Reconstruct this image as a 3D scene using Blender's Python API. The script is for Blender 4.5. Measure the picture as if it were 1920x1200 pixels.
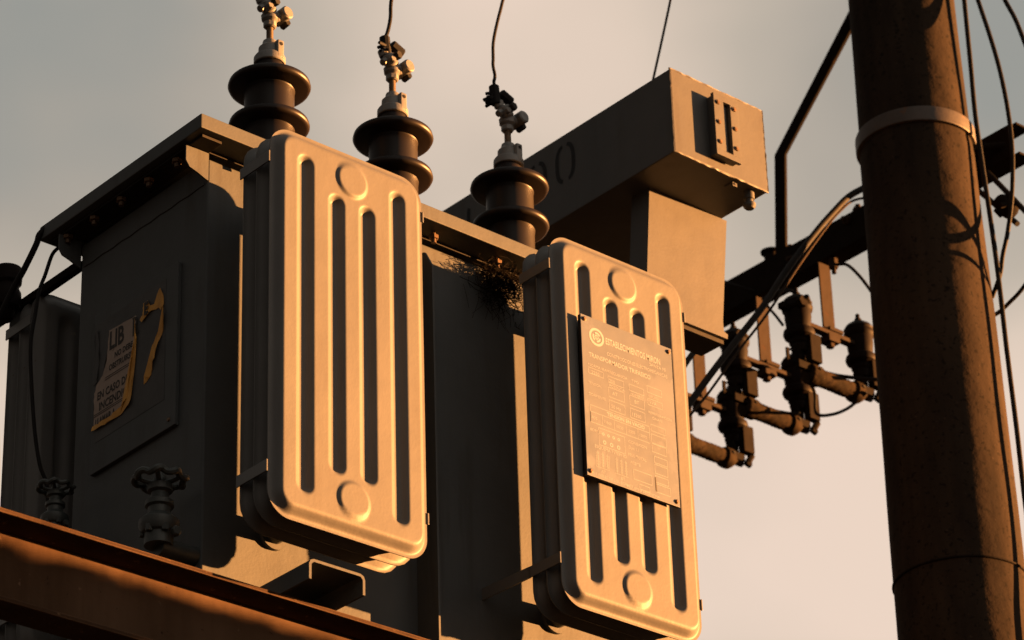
import bpy, bmesh, math, random
from mathutils import Vector, Matrix
R_ = math.radians
random.seed(7)
for o in list(bpy.data.objects): bpy.data.objects.remove(o)
S = bpy.context.scene
COL = S.collection

# ------------------------------------------------------------------ camera
cam = bpy.data.cameras.new('camera'); camo = bpy.data.objects.new('camera', cam); COL.objects.link(camo)
p_, r_, y_ = R_(28.623), R_(-1.847), R_(48.334)
fwd = Vector((math.cos(y_)*math.cos(p_), math.sin(y_)*math.cos(p_), math.sin(p_)))
rt = Vector((math.sin(y_), -math.cos(y_), 0)); up = rt.cross(fwd)
rt2 = rt*math.cos(r_)+up*math.sin(r_); up2 = up*math.cos(r_)-rt*math.sin(r_)
M = Matrix.Identity(4)
for i in range(3):
    M[i][0] = rt2[i]; M[i][1] = up2[i]; M[i][2] = -fwd[i]
M[0][3], M[1][3], M[2][3] = -3.6254, -5.0510, 1.6
camo.matrix_world = M
cam.sensor_width = 36; cam.lens = 36*6246.3/1920; cam.clip_start = .05; cam.clip_end = 6000
cam.dof.use_dof = True; cam.dof.focus_distance = 7.15; cam.dof.aperture_fstop = 6.3
S.camera = camo

# ------------------------------------------------------------------ light
SUN_AZ, SUN_EL = -28.3, 2.3
L = Vector((math.cos(R_(SUN_AZ))*math.cos(R_(SUN_EL)), math.sin(R_(SUN_AZ))*math.cos(R_(SUN_EL)), math.sin(R_(SUN_EL))))
sl = bpy.data.lights.new('sun', 'SUN'); sl.energy = 5.0; sl.angle = R_(.5); sl.color = (1.0, .405, .113)
so = bpy.data.objects.new('sun', sl); COL.objects.link(so); so.location = L*30
so.rotation_euler = (-L).to_track_quat('-Z', 'Y').to_euler()
W = bpy.data.worlds.new('World'); S.world = W; W.use_nodes = True
nt = W.node_tree; nt.nodes.clear()
N = lambda t, **k: nt.nodes.new(t)
out = N('ShaderNodeOutputWorld'); bg = N('ShaderNodeBackground'); nt.links.new(bg.outputs[0], out.inputs[0])
sky = N('ShaderNodeTexSky'); sky.sky_type = 'NISHITA'; sky.sun_disc = False
sky.sun_elevation = R_(SUN_EL); sky.sun_rotation = R_(90-SUN_AZ); sky.dust_density = 2.0
skm = N('ShaderNodeVectorMath'); skm.operation = 'SCALE'; skm.inputs['Scale'].default_value = 1.0
nt.links.new(sky.outputs[0], skm.inputs[0])
tc = N('ShaderNodeTexCoord')
def wnoise(scale, loc, detail=3.0, sc=(1, 1, 1.6)):
    mp = N('ShaderNodeMapping'); mp.inputs['Location'].default_value = loc; mp.inputs['Scale'].default_value = sc
    nt.links.new(tc.outputs['Generated'], mp.inputs[0])
    n = N('ShaderNodeTexNoise'); n.inputs['Scale'].default_value = scale; n.inputs['Detail'].default_value = detail
    n.inputs['Roughness'].default_value = .45
    nt.links.new(mp.outputs[0], n.inputs['Vector']); return n
n1 = wnoise(5.5, (3.35, 1.2, .7), 2.0)
n2 = wnoise(16.0, (.3, 4.2, .9), 2.0)
def wmath(op, a, b=None, clamp=False):
    m = N('ShaderNodeMath'); m.operation = op; m.use_clamp = clamp
    for i, v in enumerate((a, b)):
        if v is None: continue
        if isinstance(v, (int, float)): m.inputs[i].default_value = v
        else: nt.links.new(v, m.inputs[i])
    return m.outputs[0]
def wdot(v):
    d = N('ShaderNodeVectorMath'); d.operation = 'DOT_PRODUCT'; nt.links.new(tc.outputs['Generated'], d.inputs[0]); d.inputs[1].default_value = Vector(v).normalized(); return d.outputs['Value']
def wrange(v, a, b, c, d, t='SMOOTHSTEP'):
    m = N('ShaderNodeMapRange'); m.interpolation_type = t; nt.links.new(v, m.inputs[0])
    for i, x in enumerate((a, b, c, d)): m.inputs[i+1].default_value = x
    return m.outputs[0]
def azel(a, e_): return (math.cos(R_(a))*math.cos(R_(e_)), math.sin(R_(a))*math.cos(R_(e_)), math.sin(R_(e_)))
def patch(a, e_, deg, amp):      # a thin place in the overcast where more light comes through
    return wmath('MULTIPLY', wmath('POWER', wrange(wdot(azel(a, e_)), math.cos(R_(deg)), 1, 0, 1, 'LINEAR'), 2.4), amp)
sz = N('ShaderNodeSeparateXYZ'); nt.links.new(tc.outputs['Generated'], sz.inputs[0])
low = wmath('SUBTRACT', wrange(sz.outputs[2], math.sin(R_(31.6)), math.sin(R_(26.3)), 0, .72), wrange(sz.outputs[2], math.sin(R_(20)), math.sin(R_(0)), 0, .66))   # a paler band low in the overcast, greyer again towards the horizon
fac = wmath('ADD', low, wmath('MULTIPLY', wmath('SUBTRACT', n1.outputs[0], .5), .60))
fac = wmath('ADD', fac, wmath('MULTIPLY', wmath('SUBTRACT', n2.outputs[0], .5), .42))
for pz in ((47.8, 33.6, 8.0, .85), (39.5, 24.0, 6.0, .22)): fac = wmath('ADD', fac, patch(*pz))
fac = wmath('ADD', fac, .12)
cr = N('ShaderNodeValToRGB'); nt.links.new(fac, cr.inputs[0])
cr.color_ramp.interpolation = 'LINEAR'
e = cr.color_ramp.elements
e[0].position = .0; e[0].color = (.0345, .0342, .0310, 1)
e[1].position = 1.0; e[1].color = (.0925, .0722, .0590, 1)
for p0, c0 in ((.20, (.0443, .0393, .0332)), (.45, (.0574, .0490, .0400)), (.75, (.0800, .0645, .0522))): e.new(p0).color = c0+(1,)
side = wrange(wdot((L.x, L.y, 0)), -.60, .08, .28, 1.0)          # dusk side dimmer than the sunset side
mx = N('ShaderNodeMix'); mx.data_type = 'RGBA'; mx.inputs[0].default_value = .96
sk2 = N('ShaderNodeVectorMath'); sk2.operation = 'SCALE'; sk2.inputs['Scale'].default_value = .10
nt.links.new(skm.outputs[0], sk2.inputs[0])
nt.links.new(sk2.outputs[0], mx.inputs[6]); nt.links.new(cr.outputs[0], mx.inputs[7])
nt.links.new(mx.outputs[2], bg.inputs[0]); nt.links.new(side, bg.inputs[1])
S.view_settings.view_transform = 'Standard'; S.view_settings.look = 'None'
S.view_settings.exposure = 3.2; S.view_settings.gamma = 1.0; S.view_settings.use_curve_mapping = False
S.cycles.max_bounces = 6

# ------------------------------------------------------------------ materials
def surf(name, c1, c2, scale=6, rough=.5, metal=0, bump=.15, bscale=120, spec=.5, specks=None, streak=False, seed=0.0, rvar=.08, band=None, stain=None):
    """two-tone noise colour + fine relief; specks = (colour, threshold, scale) for chips and rust; band = z-band of worn paint"""
    m = bpy.data.materials.new(name); m.use_nodes = True; t = m.node_tree; nn = t.nodes; lk = t.links
    b = nn['Principled BSDF']; tc = nn.new('ShaderNodeTexCoord'); mp = nn.new('ShaderNodeMapping')
    mp.inputs['Location'].default_value = (seed, seed*.7, seed*1.3)
    if streak: mp.inputs['Scale'].default_value = (1, 1, .18)
    lk.new(tc.outputs['Object'], mp.inputs[0])
    def noise(s, d=4, src=mp, ro=.6):
        n = nn.new('ShaderNodeTexNoise'); n.inputs['Scale'].default_value = s; n.inputs['Detail'].default_value = d
        n.inputs['Roughness'].default_value = ro; lk.new(src.outputs[0], n.inputs['Vector']); return n
    def ramp(src, a, b_):
        r = nn.new('ShaderNodeMapRange'); r.inputs[1].default_value = a; r.inputs[2].default_value = b_
        lk.new(src, r.inputs[0]); return r.outputs[0]
    def mixc(f, a, b_):
        x = nn.new('ShaderNodeMix'); x.data_type = 'RGBA'; lk.new(f, x.inputs[0])
        for i, v in ((6, a), (7, b_)):
            if isinstance(v, tuple): x.inputs[i].default_value = v+(1,)
            else: lk.new(v, x.inputs[i])
        return x.outputs[2]
    n = noise(scale); col = mixc(ramp(n.outputs[0], .3, .7), c1, c2)
    raw = nn.new('ShaderNodeMapping'); lk.new(tc.outputs['Object'], raw.inputs[0])
    if band:
        z0, z1, bc, soft = band
        sx = nn.new('ShaderNodeSeparateXYZ'); lk.new(raw.outputs[0], sx.inputs[0])
        bn = noise(22, 6, raw, .7); bn2 = noise(5, 3, raw)
        ad = nn.new('ShaderNodeMath'); ad.operation = 'MULTIPLY_ADD'; lk.new(bn.outputs[0], ad.inputs[0]); ad.inputs[1].default_value = .050; lk.new(sx.outputs[2], ad.inputs[2])
        ad2 = nn.new('ShaderNodeMath'); ad2.operation = 'MULTIPLY_ADD'; lk.new(bn2.outputs[0], ad2.inputs[0]); ad2.inputs[1].default_value = .030; lk.new(ad.outputs[0], ad2.inputs[2])
        col = mixc(ramp(ad2.outputs[0], z0+.04, z0+.04+soft), col, bc)
    if stain:      # run marks and dust streaks down the wall: (colour, strength, scale)
        sc_, st_, ss = stain
        m2 = nn.new('ShaderNodeMapping'); m2.inputs['Scale'].default_value = (1, 1, .10); m2.inputs['Location'].default_value = (seed*2, 3, 1); lk.new(tc.outputs['Object'], m2.inputs[0])
        a_ = noise(ss, 4, m2, .6); b2 = noise(3.1, 3, raw, .6)
        mm = nn.new('ShaderNodeMath'); mm.operation = 'MULTIPLY'; lk.new(ramp(a_.outputs[0], .50, .72), mm.inputs[0]); lk.new(ramp(b2.outputs[0], .35, .62), mm.inputs[1])
        m3 = nn.new('ShaderNodeMath'); m3.operation = 'MULTIPLY'; lk.new(mm.outputs[0], m3.inputs[0]); m3.inputs[1].default_value = st_
        col = mixc(m3.outputs[0], col, sc_)
    if specks:
        for sc_, th, ss in specks:
            sn = noise(ss, 5, raw, .65)
            col = mixc(ramp(sn.outputs[0], th, th+.04), col, sc_)
    lk.new(col, b.inputs['Base Color'])
    rn = noise(scale*3, 3); mr = nn.new('ShaderNodeMapRange'); lk.new(rn.outputs[0], mr.inputs[0])
    mr.inputs[3].default_value = max(.02, rough-rvar); mr.inputs[4].default_value = rough+rvar; lk.new(mr.outputs[0], b.inputs['Roughness'])
    b.inputs['Metallic'].default_value = metal; b.inputs['Specular IOR Level'].default_value = spec
    if bump:
        bn = noise(bscale, 3, raw); bp = nn.new('ShaderNodeBump'); bp.inputs['Strength'].default_value = bump; bp.inputs['Distance'].default_value = .002
        bl = noise(9, 2, raw); bp2 = nn.new('ShaderNodeBump'); bp2.inputs['Strength'].default_value = bump*.8; bp2.inputs['Distance'].default_value = .012
        lk.new(bn.outputs[0], bp.inputs['Height']); lk.new(bl.outputs[0], bp2.inputs['Height']); lk.new(bp2.outputs[0], bp.inputs['Normal']); lk.new(bp.outputs[0], b.inputs['Normal'])
    return m
RUST = (.05, .022, .01)
M_paint = surf('grey_enamel', (.080, .082, .082), (.092, .094, .094), 5, .42, 0, .10, 160, .5, [((.055, .035, .022), .735, 60)])
M_fin = surf('radiator_enamel', (.076, .077, .077), (.095, .095, .094), 4, .55, 0, .14, 130, .28, [((.05, .030, .018), .715, 60), ((.13, .12, .105), .70, 24)], seed=2, stain=((.055, .048, .040), .40, 30))
M_tank = surf('tank_enamel', (.050, .056, .060), (.062, .068, .071), 4, .6, 0, .2, 110, .22, [((.03, .022, .016), .71, 75)], seed=5, stain=((.030, .027, .023), .6, 24))
M_cons = surf('conservator_enamel', (.048, .049, .051), (.059, .060, .060), 4, .55, 0, .12, 120, .35, [((.035, .025, .018), .70, 70)], seed=9, stain=((.034, .029, .024), .5, 22))
M_dark = surf('dark_steel_and_shade', (.012, .011, .010), (.02, .018, .016), 8, .7, 0, .2, 90, .15)  # dark steel; on flange and shelf the near-black puts underside shade into colour
M_porc = surf('brown_glazed_porcelain', (.006, .004, .004), (.009, .006, .005), 5, .42, 0, .06, 60, .22, rvar=.04)
M_alu = surf('cast_aluminium', (.12, .12, .12), (.16, .16, .155), 30, .5, .25, .25, 200, .5)
M_brz = surf('tarnished_bronze', (.10, .07, .045), (.16, .12, .08), 40, .45, .5, .25, 200)
M_blk = surf('black_rubber', (.006, .006, .007), (.010, .010, .011), 20, .7, 0, .1, 200, .12)
M_cab = surf('weathered_black_cable', (.007, .007, .008), (.012, .011, .011), 15, .7, 0, .15, 90, .12)
M_beam = surf('rusty_beam_steel', (.046, .027, .016), (.080, .050, .032), 7, .85, 0, .35, 70, .05, [((.016, .010, .008), .63, 26), ((.10, .065, .045), .68, 34)], streak=True, stain=((.016, .008, .005), .75, 14))
M_lip = surf('rusty_beam_flange', (.026, .014, .008), (.046, .026, .015), 12, .8, 0, .4, 70, .06, [((.09, .055, .03), .62, 40)])
M_steel = surf('rusty_black_steel', (.008, .006, .005), (.012, .009, .007), 14, .8, 0, .3, 80, .04, [((.03, .017, .010), .66, 35)])
M_strap = surf('rusty_hanger_steel', (.024, .017, .013), (.034, .024, .018), 14, .8, 0, .3, 80, .06, [((.04, .02, .01), .62, 30)])
M_pole = surf('weathered_concrete', (.013, .010, .008), (.034, .024, .017), 9, .9, 0, .6, 60, .05, [((.010, .008, .006), .58, 70), ((.050, .036, .026), .66, 100), ((.010, .007, .005), .70, 14)], streak=True)
M_band = surf('galvanised_band', (.040, .032, .028), (.065, .052, .046), 12, .55, .2, .25, 90, .4, [((.08, .04, .02), .6, 25)])
M_valve = surf('valve_bronze', (.022, .028, .029), (.040, .046, .045), 20, .5, .2, .3, 120)
M_plate = surf('etched_aluminium_plate', (.090, .102, .120), (.110, .122, .140), 7, .38, .15, .05, 200, .5, [((.118, .130, .150), .52, 5)])
M_etch = surf('etched_lettering', (.185, .21, .245), (.21, .235, .27), 9, .5, 0, 0)
M_scr = surf('rusty_screw', (.07, .04, .02), (.14, .08, .04), 40, .5, .4, .2)
M_resid = surf('old_glue_residue', (.034, .036, .038), (.05, .051, .053), 12, .7, 0, .2, 90)
M_paper = surf('faded_sticker_paper', (.22, .175, .15), (.29, .235, .20), 16, .75, 0, .2, 90, .3, [((.09, .06, .04), .63, 40)])
M_yel = surf('faded_yellow_sticker', (.52, .27, .05), (.36, .17, .03), 25, .7, 0, .2, 90)
M_ink = surf('black_ink', (.018, .016, .015), (.03, .027, .025), 20, .8, 0, 0)
M_sten = surf('blue_black_stencil_paint', (.003, .005, .007), (.010, .012, .015), 40, .9, 0, 0)
M_glass = surf('dark_sight_glass', (.02, .018, .015), (.03, .025, .02), 5, .12, 0, 0)
M_twig = surf('dry_twigs', (.005, .004, .003), (.010, .008, .006), 20, .95, 0, 0, spec=.02)
M_tube = surf('pitted_fuse_tube', (.010, .007, .004), (.034, .023, .014), 26, .85, 0, 1.0, 50, .04, [((.008, .005, .004), .56, 40)])
M_cer = surf('dark_ceramic', (.006, .004, .004), (.010, .007, .006), 12, .6, 0, .3, 60, .05)
M_ground = surf('dry_earth', (.026, .021, .017), (.042, .034, .027), .6, .9, 0, .3, 8, .2)

# ------------------------------------------------------------------ helpers
def new(name, bm, mats, parent=None, smooth=True, angle=35):
    me = bpy.data.meshes.new(name)
    bmesh.ops.recalc_face_normals(bm, faces=bm.faces)
    if smooth:
        for f in bm.faces: f.smooth = True
        ca = math.cos(R_(angle))
        for e in bm.edges:
            if len(e.link_faces) == 2 and e.link_faces[0].normal.dot(e.link_faces[1].normal) < ca: e.smooth = False
    bm.to_mesh(me); bm.free()
    for m in (mats if isinstance(mats, (list, tuple)) else [mats]): me.materials.append(m)
    o = bpy.data.objects.new(name, me); COL.objects.link(o)
    if parent: o.parent = parent
    if smooth and len(me.polygons) < 20000:
        w = o.modifiers.new('normals', 'WEIGHTED_NORMAL'); w.keep_sharp = True; w.weight = 60
    return o
def tag(o, label=None, cat=None, group=None, kind=None):
    if label: o['label'] = label
    if cat: o['category'] = cat
    if group: o['group'] = group
    if kind: o['kind'] = kind
    return o
def empty(name, loc=(0, 0, 0)):
    o = bpy.data.objects.new(name, None); o.location = loc; o.empty_display_size = .1; COL.objects.link(o); return o
def copy_tree(o, parent=None):
    c = o.copy(); COL.objects.link(c); c.parent = parent
    for ch in [x for x in bpy.data.objects if x.parent == o]: copy_tree(ch, c)
    return c
def box(bm, lo, hi, bev=0, mi=0, seg=2):
    vs = [bm.verts.new((x, y, z)) for x in (lo[0], hi[0]) for y in (lo[1], hi[1]) for z in (lo[2], hi[2])]
    fs = [bm.faces.new([vs[i] for i in q]) for q in ((0, 1, 3, 2), (4, 6, 7, 5), (0, 4, 5, 1), (2, 3, 7, 6), (0, 2, 6, 4), (1, 5, 7, 3))]
    for f in fs: f.material_index = mi
    if bev:
        es = list({e for f in fs for e in f.edges})
        bmesh.ops.bevel(bm, geom=es, offset=bev, segments=seg, affect='EDGES', profile=.5)
    return vs
def prism(bm, pts, ext, mi=0):
    """extrude a polygon (list of 3D points) along ext"""
    a = [bm.verts.new(p) for p in pts]; b = [bm.verts.new(Vector(p)+Vector(ext)) for p in pts]
    n = len(a); fs = [bm.faces.new(a), bm.faces.new(b[::-1])]
    for i in range(n): fs.append(bm.faces.new((a[i], b[i], b[(i+1) % n], a[(i+1) % n])))
    for f in fs: f.material_index = mi
def lathe(bm, prof, c=(0, 0, 0), axis='z', seg=32, mi=0, cap=True, M4=None):
    """prof: (r, h) list revolved about the axis through c"""
    c = Vector(c)
    if M4 is None:
        q = {'z': Matrix.Identity(3), 'x': Matrix(((0, 0, 1), (1, 0, 0), (0, 1, 0))), 'y': Matrix(((1, 0, 0), (0, 0, 1), (0, -1, 0)))}[axis]
    else: q = M4
    rings = []
    for r, h in prof:
        rings.append([bm.verts.new(c+q@Vector((r*math.cos(2*math.pi*i/seg), r*math.sin(2*math.pi*i/seg), h))) for i in range(seg)])
    for a, b in zip(rings, rings[1:]):
        for i in range(seg):
            f = bm.faces.new((a[i], a[(i+1) % seg], b[(i+1) % seg], b[i])); f.material_index = mi
    if cap:
        f = bm.faces.new(rings[0][::-1]); f.material_index = mi
        f = bm.faces.new(rings[-1]); f.material_index = mi
def dirm(d):
    return Vector(d).normalized().to_track_quat('Z', 'Y').to_matrix()
def cyl(bm, a, b, r, seg=16, mi=0, bev=.0):
    a = Vector(a); b = Vector(b); h = (b-a).length
    pr = [(r, 0), (r, h)] if not bev else [(r-bev, 0), (r, bev), (r, h-bev), (r-bev, h)]
    lathe(bm, pr, a, seg=seg, mi=mi, M4=dirm(b-a))
def smooth_path(pts, k=6):
    P = [Vector(p) for p in pts]; P = [P[0]*2-P[1]]+P+[P[-1]*2-P[-2]]; o = []
    for i in range(1, len(P)-2):
        for j in range(k):
            t = j/k; a, b, c, d = P[i-1:i+3]
            o.append(.5*((2*b)+(c-a)*t+(2*a-5*b+4*c-d)*t*t+(3*b-a-3*c+d)*t**3))
    o.append(P[-2]); return o
def tube(bm, pts, r, seg=10, k=6, mi=0):
    P = smooth_path(pts, k) if k else [Vector(p) for p in pts]
    prev = None; rings = []; t0 = None
    for i, p in enumerate(P):
        t = (P[min(i+1, len(P)-1)]-P[max(i-1, 0)]).normalized()
        if prev is None: u = t.orthogonal().normalized()
        else: u = (prev-t*prev.dot(t)).normalized()
        prev = u; v = t.cross(u)
        rings.append([bm.verts.new(p+(u*math.cos(2*math.pi*j/seg)+v*math.sin(2*math.pi*j/seg))*r) for j in range(seg)])
    for a, b in zip(rings, rings[1:]):
        for j in range(seg):
            f = bm.faces.new((a[j], a[(j+1) % seg], b[(j+1) % seg], b[j])); f.material_index = mi
    bm.faces.new(rings[0][::-1]); bm.faces.new(rings[-1])
def hexbolt(bm, c, d, r=.011, h=.009, shank=.0, mi=0):
    c = Vector(c); d = Vector(d).normalized()
    lathe(bm, [(r*.9, 0), (r, .0015), (r, h-.0015), (r*.85, h)], c, seg=6, mi=mi, M4=dirm(d))
    if shank: lathe(bm, [(r*.5, 0), (r*.5, h+shank)], c, seg=10, mi=mi, M4=dirm(d))
def text(bm, s, size, origin, ux, uz, mi=0, align='LEFT', bold=0, off=.0004, sx=1.0):
    """flat printed lettering in the plane (ux, uz)"""
    cu = bpy.data.curves.new('t', 'FONT'); cu.body = s; cu.size = size; cu.align_x = align; cu.resolution_u = 2; cu.offset = bold
    ob = bpy.data.objects.new('t', cu); COL.objects.link(ob)
    dg = bpy.context.evaluated_depsgraph_get(); me = bpy.data.meshes.new_from_object(ob.evaluated_get(dg))
    bpy.data.objects.remove(ob); bpy.data.curves.remove(cu)
    ux = Vector(ux); uz = Vector(uz); o = Vector(origin); nrm = ux.cross(uz)
    vs = [bm.verts.new(o+ux*v.co.x*sx+uz*v.co.y+nrm*off) for v in me.vertices]
    for p in me.polygons:
        try: f = bm.faces.new([vs[i] for i in p.vertices]); f.material_index = mi
        except ValueError: pass
    bpy.data.meshes.remove(me)
def flatline(bm, a, b, w, n, mi=0):
    a = Vector(a); b = Vector(b); s = (b-a).normalized().cross(Vector(n))*w/2
    f = bm.faces.new([bm.verts.new(p) for p in (a-s, b-s, b+s, a+s)]); f.material_index = mi
B = bmesh.new

# ------------------------------------------------------------------ setting
bm = B(); r = 3000; f = bm.faces.new([bm.verts.new(p) for p in ((-r, -r, 0), (r, -r, 0), (r, r, 0), (-r, r, 0))])
tag(new('ground', bm, M_ground, smooth=False), 'bare dry earth below the pole, out of view', None, None, 'structure')

# ------------------------------------------------------------------ transformer
ZT = 5.455           # top of lid
TX, TY, TB = 1.14, .484, 4.386
T = empty('transformer', (.57, .24, 4.34))
T['label'] = 'large grey oil transformer with ribbed radiators, brown bushings and an oil conservator box'; T['category'] = 'transformer'
def part(name, bm, m, parent=None, **k):
    o = new(name, bm, m, None, **k); p = parent or T
    o.parent = p
    w = Vector((0, 0, 0)); q = p
    while q: w += q.location; q = q.parent
    o.location = -w
    return o
# tank body with a slightly rounded edge
bm = B(); box(bm, (0, 0, TB), (TX, TY, 5.40), .006, seg=3); tank = part('tank', bm, M_tank)
# weld seam just below the rim on the left wall and front
bm = B(); pts = [(-.001, TY-.01-.0*i, 5.325) for i in range(1)]
tube(bm, [(-.001, .01+i*.02, 5.338+.0012*math.sin(i*1.7)) for i in range(24)], .0025, 6, 2); part('weld_seam', bm, M_tank, tank)
# mounting flange under the lid and its corner gussets
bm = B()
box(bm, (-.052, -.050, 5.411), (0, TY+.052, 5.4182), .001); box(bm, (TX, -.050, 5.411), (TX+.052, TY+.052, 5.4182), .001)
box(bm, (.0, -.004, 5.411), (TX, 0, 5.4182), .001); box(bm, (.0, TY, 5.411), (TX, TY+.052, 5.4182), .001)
part('mounting_flange', bm, M_dark, tank)  # near-black colour carries the shade under the lid
for y in (-.0035, TY-.0005):
    for x, sg in ((-.0005, -1), (TX+.0005, 1)):
        bm = B(); prism(bm, [(x, y, 5.4095), (x+sg*.060, y, 5.4095), (x+sg*.060, y, 5.372), (x+sg*.050, y, 5.358), (x+sg*.030, y, 5.352), (x, y, 5.340)], (0, .004, 0)); part('gusset', bm, M_tank, tank, smooth=False)
# lid
bm = B(); box(bm, (-.07, -.07, 5.4185), (TX+.07, TY+.07, ZT), .0035, seg=2); lid = part('lid', bm, M_tank)
def lid_bolt():
    bm = B(); hexbolt(bm, (0, 0, 0), (0, 0, 1), .012, .010, .012); hexbolt(bm, (0, 0, -.0450), (0, 0, -1), .012, .010, .010); cyl(bm, (0, 0, -.050), (0, 0, .006), .005, 8)
    return bm
bolt = part('bolt', lid_bolt(), M_scr, lid); base = bolt.location.copy()
bp = [(.107, -.03), (.28, -.03), (.445, -.03), (.612, -.03), (.802, -.03), (.97, -.03), (1.12, -.03)]+[(-.04, .06+i*.105) for i in range(5)]+[(TX+.04, .06+i*.12) for i in range(4)]
for i, (x, y) in enumerate(bp):
    o = bolt if i == 0 else bolt.copy()
    if i: COL.objects.link(o)
    o.location = base+Vector((x, y, ZT+.0003))
# stiffener plates on the front wall
bm = B(); prism(bm, [(.572, -.0005, 4.30), (.572, -.070, 4.30), (.572, -.070, 5.30), (.572, -.045, 5.345), (.572, -.0005, 5.36)], (.005, 0, 0))
part('stiffener_plate', bm, M_tank, tank)
# foot channels (inverted U) under the tank
def foot(x0):
    bm = B(); w = .143; t = .006; h = .045; y0 = -.24; y1 = .76; z1 = 4.385; c = .012
    o = [(x0, z1-h), (x0, z1-c), (x0+c*.3, z1-c*.3), (x0+c, z1), (x0+w-c, z1), (x0+w-c*.3, z1-c*.3), (x0+w, z1-c), (x0+w, z1-h)]
    n = [(x0+w-t, z1-h), (x0+w-t, z1-c), (x0+w-c, z1-t), (x0+c, z1-t), (x0+t, z1-c), (x0+t, z1-h)]
    poly = o+n
    a = [bm.verts.new((x, y0, z)) for x, z in poly]; b = [bm.verts.new((x, y1, z)) for x, z in poly]
    for i in range(len(poly)):
        j = (i+1) % len(poly); bm.faces.new((a[i], b[i], b[j], a[j]))
    for ring in (a, b):
        of, nf = ring[:8], ring[8:]
        bm.faces.new((of[0], of[1], nf[4], nf[5])); bm.faces.new((of[1], of[2], nf[4])); bm.faces.new((of[2], of[3], nf[3], nf[4]))
        bm.faces.new((of[3], of[4], nf[2], nf[3])); bm.faces.new((of[4], of[5], nf[1], nf[2])); bm.faces.new((of[5], of[6], nf[1])); bm.faces.new((of[6], of[7], nf[0], nf[1]))
    return part('foot_channel', bm, M_tank)
foot(.093); foot(.88)

# --- radiators
A_, B_, RC = .206, .455, .056
def smst(t): t = max(0., min(1., t)); return t*t*(3-2*t)
def relief(u, v):
    # distance in from the rounded outline
    qx = abs(u)-(A_-RC); qz = abs(v)-(B_-RC)
    d = RC-(math.hypot(max(qx, 0), max(qz, 0))+min(max(qx, qz), 0))
    h = .018*smst((d-.006)/.022)
    for ug, L_ in ((-.124, .375), (-.0415, .308), (.0405, .308), (.124, .375)):
        rr = math.hypot(u-ug, max(abs(v)-L_, 0))
        if rr < .0245: h -= .0135*smst((.0245-rr)/.0190)
    for vc in (-.3775, .3775):
        rr = math.hypot(u+.001, v-vc)
        h += .0052*smst((.0450-rr)/.011)
    return h
def fin_bm(cols, hi):
    bm = B(); vs = []; k = 14 if hi else 5
    v = [-(B_-RC)-RC*math.sin(math.pi/2*(k-i)/k) for i in range(k)]
    step = .0028 if hi else .012
    m = -(B_-RC)
    while m < -.275: v.append(m); m += step
    v += [-.275+.55*i/(20 if hi else 8) for i in range(21 if hi else 9)]
    v = v+[-x for x in v[::-1] if -x > .2751]
    for side in (-1, 1):
        grid = []
        for z in v:
            az = abs(z)
            w = A_ if az <= B_-RC else A_-RC+math.sqrt(max(RC*RC-(az-(B_-RC))**2, 0))
            row = []
            for i in range(cols+1):
                s = -1+2*i/cols; x = s*w
                row.append(bm.verts.new((x, side*(.0012+relief(x, z)), z)))
            grid.append(row)
        for a, b in zip(grid, grid[1:]):
            for i in range(cols): bm.faces.new((a[i], a[i+1], b[i+1], b[i]))
        vs.append(grid)
    a, b = vs
    rim = lambda g: [g[i][0] for i in range(len(g))]+g[-1][1:]+[g[i][-1] for i in range(len(g)-2, -1, -1)]+g[0][-2:0:-1]
    ra, rb = rim(a), rim(b)
    for i in range(len(ra)):
        j = (i+1) % len(ra)
        try: bm.faces.new((ra[i], ra[j], rb[j], rb[i]))
        except ValueError: pass
    return bm
me_hi = new('fin', fin_bm(210, True), M_fin, angle=70); me_lo = new('fin', fin_bm(64, False), M_fin, angle=70)
HI, LO = me_hi.data, me_lo.data
bpy.data.objects.remove(me_hi); bpy.data.objects.remove(me_lo)
def radiator(cx, cz, seams, sgn=-1, wall=0.0, label=None, brace=True):
    """header pipes (the part itself) carrying fins and side straps"""
    y0 = wall; ye = seams[0]; rad = None
    for dz, r1 in ((.3775, .034), (-.352, .024)):
        bm = B(); lathe(bm, [(r1, 0), (r1, abs(ye-y0))], (cx, y0, cz+dz), seg=24, M4=dirm((0, sgn, 0))); lathe(bm, [(r1+.012, 0), (r1+.012, .010)], (cx, y0, cz+dz), seg=24, M4=dirm((0, sgn, 0)))
        if rad is None: rad = part('radiator', bm, M_tank)
        else: part('header_pipe', bm, M_tank, rad)
    if label: rad['label'] = label
    for i, sy in enumerate(seams):
        front = (i == 0)
        o = bpy.data.objects.new('fin', HI if (front and sgn < 0) else LO); COL.objects.link(o); o.parent = rad
        o.location = Vector((cx, sy, cz))-rad.location*0-T.location-rad.location
        if sgn > 0: o.rotation_euler = (0, 0, math.pi)
    xs = cx-A_
    lo_y, hi_y = min(seams)-.004, max(seams)+.008
    for zc in (cz+.372, cz-.352):
        bm = B(); box(bm, (xs-.0045, lo_y, zc-.013), (xs-.001, hi_y, zc+.013), .0008); part('strap', bm, M_paint, rad)
        bm = B(); box(bm, (cx+A_+.001, lo_y, zc-.013), (cx+A_+.0045, hi_y, zc+.013), .0008); part('strap', bm, M_paint, rad)
    return rad
seams = [-.2555, -.210, -.165]
radiator(.181, 4.900, seams, label='left front radiator, bare ribbed panel')
r2 = radiator(.965, 4.915, seams, label='right front radiator carrying the rating plate')
bm = B(); prism(bm, [(.7545, -.1605, 4.550), (.7545, -.1605, 4.576), (.7545, -.0005, 4.581), (.7545, -.0005, 4.553)], (.004, 0, 0)); part('brace', bm, M_paint, r2)
radiator(.185, 4.900, [TY+.2555, TY+.210, TY+.165], 1, TY, label='rear radiator behind the tank')
radiator(.965, 4.915, [TY+.2555, TY+.210, TY+.165], 1, TY, label='second rear radiator hidden by the tank')

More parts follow.
